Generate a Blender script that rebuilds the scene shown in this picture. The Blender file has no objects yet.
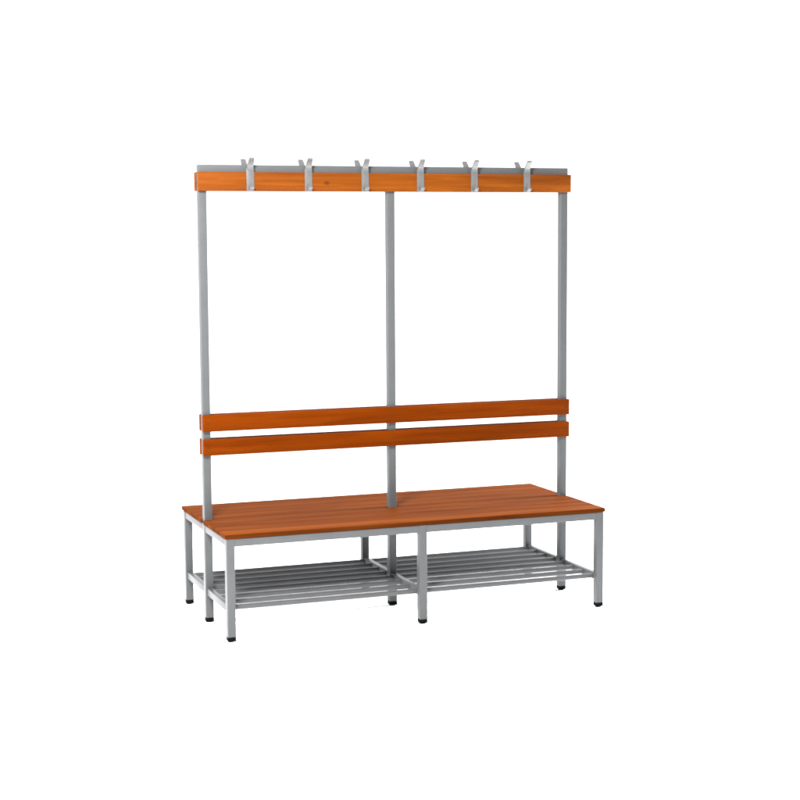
import bpy, bmesh, math, random
from mathutils import Matrix, Vector

# ---------------------------------------------------------------- camera, world, lamps, exposure
sc = bpy.context.scene
col = sc.collection

CAM = (-2.1415, -5.8125, 1.4295)
YAW, PITCH, ROLL, FOCAL_PX = 0.3586, -0.1014, -0.0059, 1617.6
cam_data = bpy.data.cameras.new('camera')
cam = bpy.data.objects.new('camera', cam_data)
col.objects.link(cam)
fw = Vector((math.sin(YAW)*math.cos(PITCH), math.cos(YAW)*math.cos(PITCH), math.sin(PITCH)))
r0 = Vector((math.cos(YAW), -math.sin(YAW), 0))
u0 = r0.cross(fw)
rt = r0*math.cos(ROLL) + u0*math.sin(ROLL)
up = -r0*math.sin(ROLL) + u0*math.cos(ROLL)
M = Matrix((rt, up, -fw)).transposed().to_4x4()
M.translation = Vector(CAM)
cam.matrix_world = M
cam_data.sensor_width = 36.0
cam_data.lens = 36.0*FOCAL_PX/800.0
cam_data.clip_start, cam_data.clip_end = 0.05, 500
sc.camera = cam

world = bpy.data.worlds.new('World')
sc.world = world
world.use_nodes = True
bg = world.node_tree.nodes['Background']
bg.inputs['Color'].default_value = (1.0, 1.0, 1.0, 1)
# a white studio: bright overhead and behind the bench, dimmer on the side the camera stands
wn, wl = world.node_tree.nodes.new, world.node_tree.links.new
wtc, wsep, wmr = wn('ShaderNodeTexCoord'), wn('ShaderNodeSeparateXYZ'), wn('ShaderNodeMapRange')
wmr.interpolation_type = 'SMOOTHSTEP'
wmr.inputs['From Min'].default_value = -.80; wmr.inputs['From Max'].default_value = .6
wmr.inputs['To Min'].default_value = .6; wmr.inputs['To Max'].default_value = 3.2
wl(wtc.outputs['Generated'], wsep.inputs[0]); wl(wsep.outputs['Y'], wmr.inputs['Value'])
# the white backdrop near the horizon is only just paper white, above it the world brightness is shaped to add light
wz, wmx = wn('ShaderNodeMapRange'), wn('ShaderNodeMix')
wz.interpolation_type = 'SMOOTHSTEP'
wz.inputs['From Min'].default_value = .13; wz.inputs['From Max'].default_value = .34
wl(wsep.outputs['Z'], wz.inputs['Value']); wl(wz.outputs['Result'], wmx.inputs['Factor'])
wmx.inputs['A'].default_value = 1.5
wl(wmr.outputs['Result'], wmx.inputs['B'])
wl(wmx.outputs['Result'], bg.inputs['Strength'])

def area(name, loc, target, size, power, colour=(1, 1, 1)):
    d = bpy.data.lights.new(name, 'AREA')
    d.shape = 'RECTANGLE'; d.size, d.size_y = size
    d.energy = power; d.color = colour
    o = bpy.data.objects.new(name, d); col.objects.link(o)
    o.location = loc
    o.rotation_euler = (Vector(target)-Vector(loc)).to_track_quat('-Z', 'Y').to_euler()
    return o
area('key_softbox', (-1.75, -2.4, 2.45), (-0.35, 0, 1.15), (0.7, 0.7), 400, (1.0, 0.98, 0.95))

area('right_floor_fill', (3.0, .1, .85), (-.1, -.1, 0.0), (.5, 1.2), 450)  # added unseen fill from the right, whitens the floor under the seat
area('left_floor_fill', (-3.2, -.1, .85), (.2, -.1, 0.0), (.5, 1.2), 135)  # weaker unseen fill added on the left to lift the floor shadow
sc.view_settings.view_transform = 'Standard'
sc.view_settings.look = 'None'
sc.view_settings.exposure = .40
sc.view_settings.gamma = 1
sc.cycles.filter_width = 2.0
sc.cycles.max_bounces = 10
sc.cycles.diffuse_bounces = 6

# ---------------------------------------------------------------- materials
def base_mat(name):
    m = bpy.data.materials.new(name); m.use_nodes = True
    nt = m.node_tree
    return m, nt, nt.nodes['Principled BSDF'], nt.nodes.new, nt.links.new

def mat_floor():
    m, nt, b, N, L = base_mat('white_studio_floor')
    no = N('ShaderNodeTexNoise'); no.inputs['Scale'].default_value = 3
    mr = N('ShaderNodeMapRange'); mr.inputs['To Min'].default_value = .94; mr.inputs['To Max'].default_value = .955
    L(no.outputs['Fac'], mr.inputs['Value']); L(mr.outputs['Result'], b.inputs['Base Color'])
    b.inputs['Roughness'].default_value = .9
    b.inputs['Specular IOR Level'].default_value = .1
    return m

def mat_steel(name, c, rough=.42, metal=.25):
    m, nt, b, N, L = base_mat(name)
    tc = N('ShaderNodeTexCoord')
    no = N('ShaderNodeTexNoise'); no.inputs['Scale'].default_value = 14; no.inputs['Detail'].default_value = 4
    L(tc.outputs['Object'], no.inputs['Vector'])
    mx = N('ShaderNodeMix'); mx.data_type = 'RGBA'
    mx.inputs['A'].default_value = tuple(v*.90 for v in c)+(1,)
    mx.inputs['B'].default_value = tuple(v*1.10 for v in c)+(1,)
    L(no.outputs['Fac'], mx.inputs['Factor']); L(mx.outputs['Result'], b.inputs['Base Color'])
    fine = N('ShaderNodeTexNoise'); fine.inputs['Scale'].default_value = 900
    L(tc.outputs['Object'], fine.inputs['Vector'])
    bp = N('ShaderNodeBump'); bp.inputs['Strength'].default_value = .08; bp.inputs['Distance'].default_value = .0006
    L(fine.outputs['Fac'], bp.inputs['Height']); L(bp.outputs['Normal'], b.inputs['Normal'])
    b.inputs['Roughness'].default_value = rough
    b.inputs['Metallic'].default_value = metal
    b.inputs['Specular IOR Level'].default_value = .06
    return m

def mat_wood(name, dark, light, rough=.42, knots=(), spec=.5, seed=0.0, edge=None):
    """lacquered beech: grain runs along object X, every board its own tone"""
    m, nt, b, N, L = base_mat(name)
    tc = N('ShaderNodeTexCoord'); geo = N('ShaderNodeNewGeometry')
    mp = N('ShaderNodeMapping'); mp.inputs['Scale'].default_value = (1.3, 26, 26)
    off = N('ShaderNodeCombineXYZ')
    mu = N('ShaderNodeMath'); mu.operation = 'MULTIPLY'; mu.inputs[1].default_value = 37.0
    L(geo.outputs['Random Per Island'], mu.inputs[0])
    ad = N('ShaderNodeMath'); ad.inputs[1].default_value = seed
    L(mu.outputs[0], ad.inputs[0])
    for k in 'XYZ': L(ad.outputs[0], off.inputs[k])
    va = N('ShaderNodeVectorMath'); va.operation = 'ADD'
    L(tc.outputs['Object'], mp.inputs['Vector']); L(mp.outputs['Vector'], va.inputs[0]); L(off.outputs[0], va.inputs[1])
    grain = N('ShaderNodeTexNoise'); grain.inputs['Scale'].default_value = 1.6
    grain.inputs['Detail'].default_value = 7; grain.inputs['Roughness'].default_value = .62; grain.inputs['Distortion'].default_value = .7
    L(va.outputs[0], grain.inputs['Vector'])
    mp2 = N('ShaderNodeMapping'); mp2.inputs['Scale'].default_value = (6, 220, 220)
    va2 = N('ShaderNodeVectorMath'); va2.operation = 'ADD'
    L(tc.outputs['Object'], mp2.inputs['Vector']); L(mp2.outputs['Vector'], va2.inputs[0]); L(off.outputs[0], va2.inputs[1])
    pores = N('ShaderNodeTexNoise'); pores.inputs['Scale'].default_value = 1.0; pores.inputs['Detail'].default_value = 3
    L(va2.outputs[0], pores.inputs['Vector'])
    f1 = N('ShaderNodeMapRange'); f1.inputs['From Min'].default_value = .3; f1.inputs['From Max'].default_value = .7
    L(grain.outputs['Fac'], f1.inputs['Value'])
    mixf = N('ShaderNodeMix'); mixf.inputs['Factor'].default_value = .06
    L(f1.outputs['Result'], mixf.inputs['A']); L(pores.outputs['Fac'], mixf.inputs['B'])
    isl = N('ShaderNodeMapRange'); isl.inputs['To Min'].default_value = -.30; isl.inputs['To Max'].default_value = .30
    L(geo.outputs['Random Per Island'], isl.inputs['Value'])
    sm = N('ShaderNodeMath'); sm.use_clamp = True
    L(mixf.outputs['Result'], sm.inputs[0]); L(isl.outputs['Result'], sm.inputs[1])
    mx = N('ShaderNodeMix'); mx.data_type = 'RGBA'
    mx.inputs['A'].default_value = tuple(dark)+(1,); mx.inputs['B'].default_value = tuple(light)+(1,)
    L(sm.outputs[0], mx.inputs['Factor'])
    out = mx.outputs['Result']
    for (kx, kz, kr) in knots:                      # a knot in the board
        sub = N('ShaderNodeVectorMath'); sub.operation = 'SUBTRACT'; sub.inputs[1].default_value = (kx, 0, kz)
        L(tc.outputs['Object'], sub.inputs[0])
        scl = N('ShaderNodeVectorMath'); scl.operation = 'MULTIPLY'; scl.inputs[1].default_value = (.6, 0, 1)
        L(sub.outputs[0], scl.inputs[0])
        ln = N('ShaderNodeVectorMath'); ln.operation = 'LENGTH'; L(scl.outputs[0], ln.inputs[0])
        km = N('ShaderNodeMapRange'); km.interpolation_type = 'SMOOTHSTEP'
        km.inputs['From Min'].default_value = kr*.3; km.inputs['From Max'].default_value = kr
        km.inputs['To Min'].default_value = .6; km.inputs['To Max'].default_value = 0
        L(ln.outputs['Value'], km.inputs['Value'])
        m2 = N('ShaderNodeMix'); m2.data_type = 'RGBA'
        m2.inputs['B'].default_value = (dark[0]*.4, dark[1]*.3, dark[2]*.3, 1)
        L(km.outputs['Result'], m2.inputs['Factor']); L(out, m2.inputs['A'])
        out = m2.outputs['Result']
    if edge:                                        # faces not turned upward are darker than the top
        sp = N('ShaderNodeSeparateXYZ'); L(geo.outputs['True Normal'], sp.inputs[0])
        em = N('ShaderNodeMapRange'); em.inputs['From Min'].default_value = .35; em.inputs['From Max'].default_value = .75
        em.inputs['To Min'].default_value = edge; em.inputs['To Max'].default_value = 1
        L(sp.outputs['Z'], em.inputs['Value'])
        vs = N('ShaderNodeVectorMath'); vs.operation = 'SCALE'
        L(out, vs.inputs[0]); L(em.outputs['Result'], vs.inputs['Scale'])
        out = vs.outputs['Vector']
    L(out, b.inputs['Base Color'])
    bp = N('ShaderNodeBump'); bp.inputs['Strength'].default_value = .12; bp.inputs['Distance'].default_value = .0008
    L(pores.outputs['Fac'], bp.inputs['Height']); L(bp.outputs['Normal'], b.inputs['Normal'])
    b.inputs['Roughness'].default_value = rough
    b.inputs['Specular IOR Level'].default_value = spec
    return m

def mat_rubber():
    m, nt, b, N, L = base_mat('black_rubber')
    no = N('ShaderNodeTexNoise'); no.inputs['Scale'].default_value = 200
    mr = N('ShaderNodeMapRange'); mr.inputs['To Min'].default_value = .001; mr.inputs['To Max'].default_value = .003
    L(no.outputs['Fac'], mr.inputs['Value']); L(mr.outputs['Result'], b.inputs['Base Color'])
    b.inputs['Roughness'].default_value = .7; b.inputs['Specular IOR Level'].default_value = .02
    return m

FLOOR = mat_floor()
STEEL = mat_steel('silver_grey_powder_coat', (.048, .0502, .0526), .38)
HOOKM = mat_steel('brushed_hook_metal', (.092, .093, .094), .32, .6)
SCREW = mat_steel('zinc_screw', (.03, .014, .005), .5, .3)
WOOD_RAIL = mat_wood('lacquered_beech_rail', (.054, .0122, .0008), (.104, .0268, .0020), .5, knots=((-.262, 1.625, .010),), spec=.03, seed=2.3)
WOOD_BACK = mat_wood('lacquered_beech_backrest', (.044, .0070, .00006), (.078, .0138, .0001), .55, spec=.01, seed=7.1)
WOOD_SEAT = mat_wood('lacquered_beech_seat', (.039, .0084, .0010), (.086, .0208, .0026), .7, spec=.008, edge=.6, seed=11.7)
RUBBER = mat_rubber()

# ---------------------------------------------------------------- mesh helpers
def box(bm, x0, x1, y0, y1, z0, z1, bev=.0015, seg=2):
    t = bmesh.new()
    v = [t.verts.new((x, y, z)) for x in (x0, x1) for y in (y0, y1) for z in (z0, z1)]
    for q in ((0, 1, 3, 2), (4, 6, 7, 5), (0, 4, 5, 1), (2, 3, 7, 6), (0, 2, 6, 4), (1, 5, 7, 3)):
        t.faces.new([v[i] for i in q])
    bmesh.ops.recalc_face_normals(t, faces=t.faces)
    if bev:
        bmesh.ops.bevel(t, geom=t.edges[:]+t.verts[:], offset=bev, segments=seg, affect='EDGES', profile=.6)
    merge(bm, t)

def merge(bm, t):
    me = bpy.data.meshes.new('tmp'); t.to_mesh(me); t.free()
    bm.from_mesh(me); bpy.data.meshes.remove(me)

def cyl(bm, p0, p1, r, n=20, bev=0):
    t = bmesh.new()
    p0, p1 = Vector(p0), Vector(p1)
    d = p1-p0
    bmesh.ops.create_cone(t, cap_ends=True, segments=n, radius1=r, radius2=r, depth=d.length)
    if bev:
        ed = [e for e in t.edges if len(e.link_faces) == 2 and e.calc_face_angle() > 1.0]
        bmesh.ops.bevel(t, geom=ed, offset=bev, segments=2, affect='EDGES')
    rot = d.to_track_quat('Z', 'Y').to_matrix().to_4x4(); rot.translation = (p0+p1)/2
    bmesh.ops.transform(t, matrix=rot, verts=t.verts)
    merge(bm, t)

def ribbon(bm, path, w, th, x=0.0, wend=None):
    """flat bar of width w (along X) and thickness th bent along a path in the YZ plane"""
    t = bmesh.new()
    P = [Vector((0, a, b)) for a, b in path]
    n = len(P); rings = []
    for i, p in enumerate(P):
        d = (P[min(i+1, n-1)]-P[max(i-1, 0)]).normalized()
        nr = Vector((0, -d.z, d.y))
        k = i/(n-1)
        ww = w if wend is None else wend[i]
        rings.append([t.verts.new(p+Vector((x+sx*ww/2, 0, 0))+nr*(sn*th/2)) for sx, sn in ((-1, -1), (1, -1), (1, 1), (-1, 1))])
    for a, b in zip(rings, rings[1:]):
        for i in range(4):
            t.faces.new((a[i], a[(i+1) % 4], b[(i+1) % 4], b[i]))
    t.faces.new(rings[0][::-1]); t.faces.new(rings[-1])
    bmesh.ops.recalc_face_normals(t, faces=t.faces)
    ed = [e for e in t.edges if len(e.link_faces) == 2 and e.calc_face_angle() > .9]
    bmesh.ops.bevel(t, geom=ed, offset=.0007, segments=2, affect='EDGES')
    merge(bm, t)

def obj(name, bm, mat, parent=None, smooth=True):
    me = bpy.data.meshes.new(name); bm.to_mesh(me); bm.free()
    me.materials.append(mat)
    o = bpy.data.objects.new(name, me); col.objects.link(o)
    if smooth:
        for p in me.polygons: p.use_smooth = True
        me.set_sharp_from_angle(angle=math.radians(35))
    if parent: o.parent = parent
    return o

# ---------------------------------------------------------------- the setting: a white studio floor
bm = bmesh.new()
bmesh.ops.create_circle(bm, cap_ends=True, segments=96, radius=120)
floor = obj('floor', bm, FLOOR, smooth=False)
floor['kind'] = 'structure'
ZF = -.0045                       # floor level
floor.location.z = ZF

# ---------------------------------------------------------------- the changing-room bench
H = .73           # half the spacing of the end legs
D = .322          # half the spacing of the leg rows
T = .015          # half the side of the square tube
ZT = 1.690        # top of the hook rail
bench = bpy.data.objects.new('cloakroom_bench', None); col.objects.link(bench)
bench['label'] = 'double-sided cloakroom bench, orange-brown wooden slats on a silver-grey steel frame with coat hooks above'
bench['category'] = 'bench'

def foot(x, y, parent):
    b = bmesh.new()
    box(b, x-T+.0002, x+T-.0002, y-T+.0002, y+T-.0002, ZF+.004, .0145, .001)
    cyl(b, (x, y, ZF), (x, y, ZF+.006), .0125, 20, .001)
    return obj('rubber_foot', b, RUBBER, parent)

ZS0, ZS1 = .3675, .3835      # seat slats
ZA0 = .3385                  # underside of the seat frame
# six short legs, front and back rows
for y in (-D, D):
    for x in (-H, 0, H):
        b = bmesh.new(); box(b, x-T, x+T, y-T, y+T, .0140, ZS0-.0005, .002, 3)
        leg = obj('leg', b, STEEL, bench)
        foot(x, y, leg)
# three tall posts in the middle row, running through the seat up to the hook rail
for x in (-H, 0, H):
    b = bmesh.new(); box(b, x-T, x+T, -T, T, .0140, ZT-.0305, .002, 3)
    po = obj('post', b, STEEL, bench)
    foot(x, 0, po)
# seat frame: rails along the front and back, cross rails at the ends and the middle
b = bmesh.new()
for y in (-D, D):
    for x0, x1 in ((-H+T, -T), (T, H-T)):
        box(b, x0-.0005, x1+.0005, y-T+.0015, y+T-.0015, ZA0, ZS0-.001, .002, 3)
for x in (-H, 0, H):
    for y0, y1 in ((-D+T, -T), (T, D-T)):
        box(b, x-T+.0015, x+T-.0015, y0-.0005, y1+.0005, ZA0, ZS0-.001, .002, 3)
obj('seat_frame', b, STEEL, bench)

# seat: eight slats; the two at the middle are notched round the posts
b = bmesh.new()
XE = H+T+.006
YE = D+T+.004
pitch = 2*YE/8
for i in range(8):
    y0 = -YE+i*pitch+.0026; y1 = -YE+(i+1)*pitch-.0026
    if i in (3, 4):
        xs = [-XE, -H-T-.001, -H+T+.001, -T-.001, T+.001, H-T-.001, H+T+.001, XE]
        # the slat itself stops short of the posts, filler strips close it between them
        if i == 3: y1m = -T-.001
        else: y0m = T+.001
        if i == 3:
            box(b, -XE, XE, y0, y1m, ZS0, ZS1, .002, 3)
            for xa, xb in ((-H+T+.001, -T-.001), (T+.001, H-T-.001)):
                box(b, xa, xb, y1m+.0002, y1, ZS0, ZS1-.0004, .0006, 2)
        else:
            box(b, -XE, XE, y0m, y1, ZS0, ZS1, .002, 3)
            for xa, xb in ((-H+T+.001, -T-.001), (T+.001, H-T-.001)):
                box(b, xa, xb, y0, y0m-.0002, ZS0, ZS1-.0004, .0006, 2)
    else:
        box(b, -XE, XE, y0, y1, ZS0, ZS1, .002, 3)
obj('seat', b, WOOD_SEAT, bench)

# shoe shelf below: three cross rails carrying round bars
ZB = .114
shelf = bpy.data.objects.new('shoe_shelf', None); col.objects.link(shelf); shelf.parent = bench
for x in (-H, 0, H):
    for y0, y1 in ((-D+T, -T), (T, D-T)):
        b = bmesh.new()
        box(b, x-.010, x+.010, y0-.0005, y1+.0005, ZB-.0135, ZB+.0125, .0015, 2)
        obj('shelf_rail', b, STEEL, shelf)
YB = [-.297+i*.594/7 for i in range(8)]
for x0, x1 in ((-H+.0095, -.0095), (.0095, H-.0095)):
    for y in YB:
        b = bmesh.new(); cyl(b, (x0, y, ZB), (x1, y, ZB), .0094, 24)
        obj('shelf_bar', b, STEEL, shelf)

# backrest planks, two on each side of the posts
PT = .018
def screw(bm2, x, y, z, s):
    cyl(bm2, (x, y, z), (x, y+s*.0018, z), .0038, 16, .0006)
for s in (-1, 1):
    for z0, z1 in ((.6245, .6855), (.7135, .7755)):
        b = bmesh.new()
        ya, yb = s*(T+.0005), s*(T+.0005+PT)
        box(b, -H-T-.003, H+T+.003, min(ya, yb), max(ya, yb), z0, z1, .003, 3)
        pl = obj('backrest_plank', b, WOOD_BACK, bench)
        for x in (-H, 0, H):
            b = bmesh.new(); screw(b, x, yb-s*.0005, (z0+z1)/2, s)
            obj('screw', b, SCREW, pl)

# hook rail: steel tube on the posts with a wooden plank on each side
b = bmesh.new(); box(b, -H-T, H+T, -T-.0012, T+.0012, ZT-.030, ZT, .003, 3)
obj('top_tube', b, STEEL, bench)
ZP0, ZP1 = 1.5945, 1.6635
for s in (-1, 1):
    b = bmesh.new()
    ya, yb = s*(T+.0018), s*(T+.0018+PT)
    box(b, -H-T-.005, H+T+.005, min(ya, yb), max(ya, yb), ZP0, ZP1, .003, 3)
    pl = obj('hook_plank', b, WOOD_RAIL, bench)

# double coat hooks: a back plate screwed to the plank, a long prong flaring up and a short one below
YH = T+.0018+PT
def hook_mesh(s):
    b = bmesh.new()
    box(b, -.014, .014, min(s*(YH-.0002), s*(YH+.0035)), max(s*(YH-.0002), s*(YH+.0035)), ZP0+.001, ZP1+.012, .001, 2)
    pth, wd = [], []
    y = YH+.0017
    pth += [(y, ZP1+.006), (y+.001, ZP1+.018)]; wd += [.025, .024]
    for k in range(1, 9):
        a = k/8
        pth.append((y+.001+.024*a**1.25, ZP1+.018+.030*a)); wd.append(.024-.004*a)
    ribbon(b, [(s*p, q) for p, q in pth], .02, .006, 0, wd)
    tip = pth[-1]
    cyl(b, (-.009, s*tip[0], tip[1]), (.009, s*tip[0], tip[1]), .0042, 16, .001)
    pth, wd = [], []
    for k in range(0, 10):
        a = math.pi*(k/9)
        pth.append((y+.001+.011*(1-math.cos(a)), ZP0+.016-.013*math.sin(a))); wd.append(.016)
    ribbon(b, [(s*p, q) for p, q in pth], .016, .004, 0, wd)
    for z in (ZP0+.026, ZP1-.006):
        cyl(b, (0, s*(YH+.003), z), (0, s*(YH+.0052), z), .0042, 16, .0008)
    me = bpy.data.meshes.new('coat_hook'); b.to_mesh(me); b.free()
    me.materials.append(HOOKM)
    for p in me.polygons: p.use_smooth = True
    me.set_sharp_from_angle(angle=math.radians(35))
    return me
for s in (-1, 1):
    me = hook_mesh(s)
    for k in range(6):
        o = bpy.data.objects.new('coat_hook', me); col.objects.link(o)
        o.location.x = -.556+k*.2226
        o.parent = bench
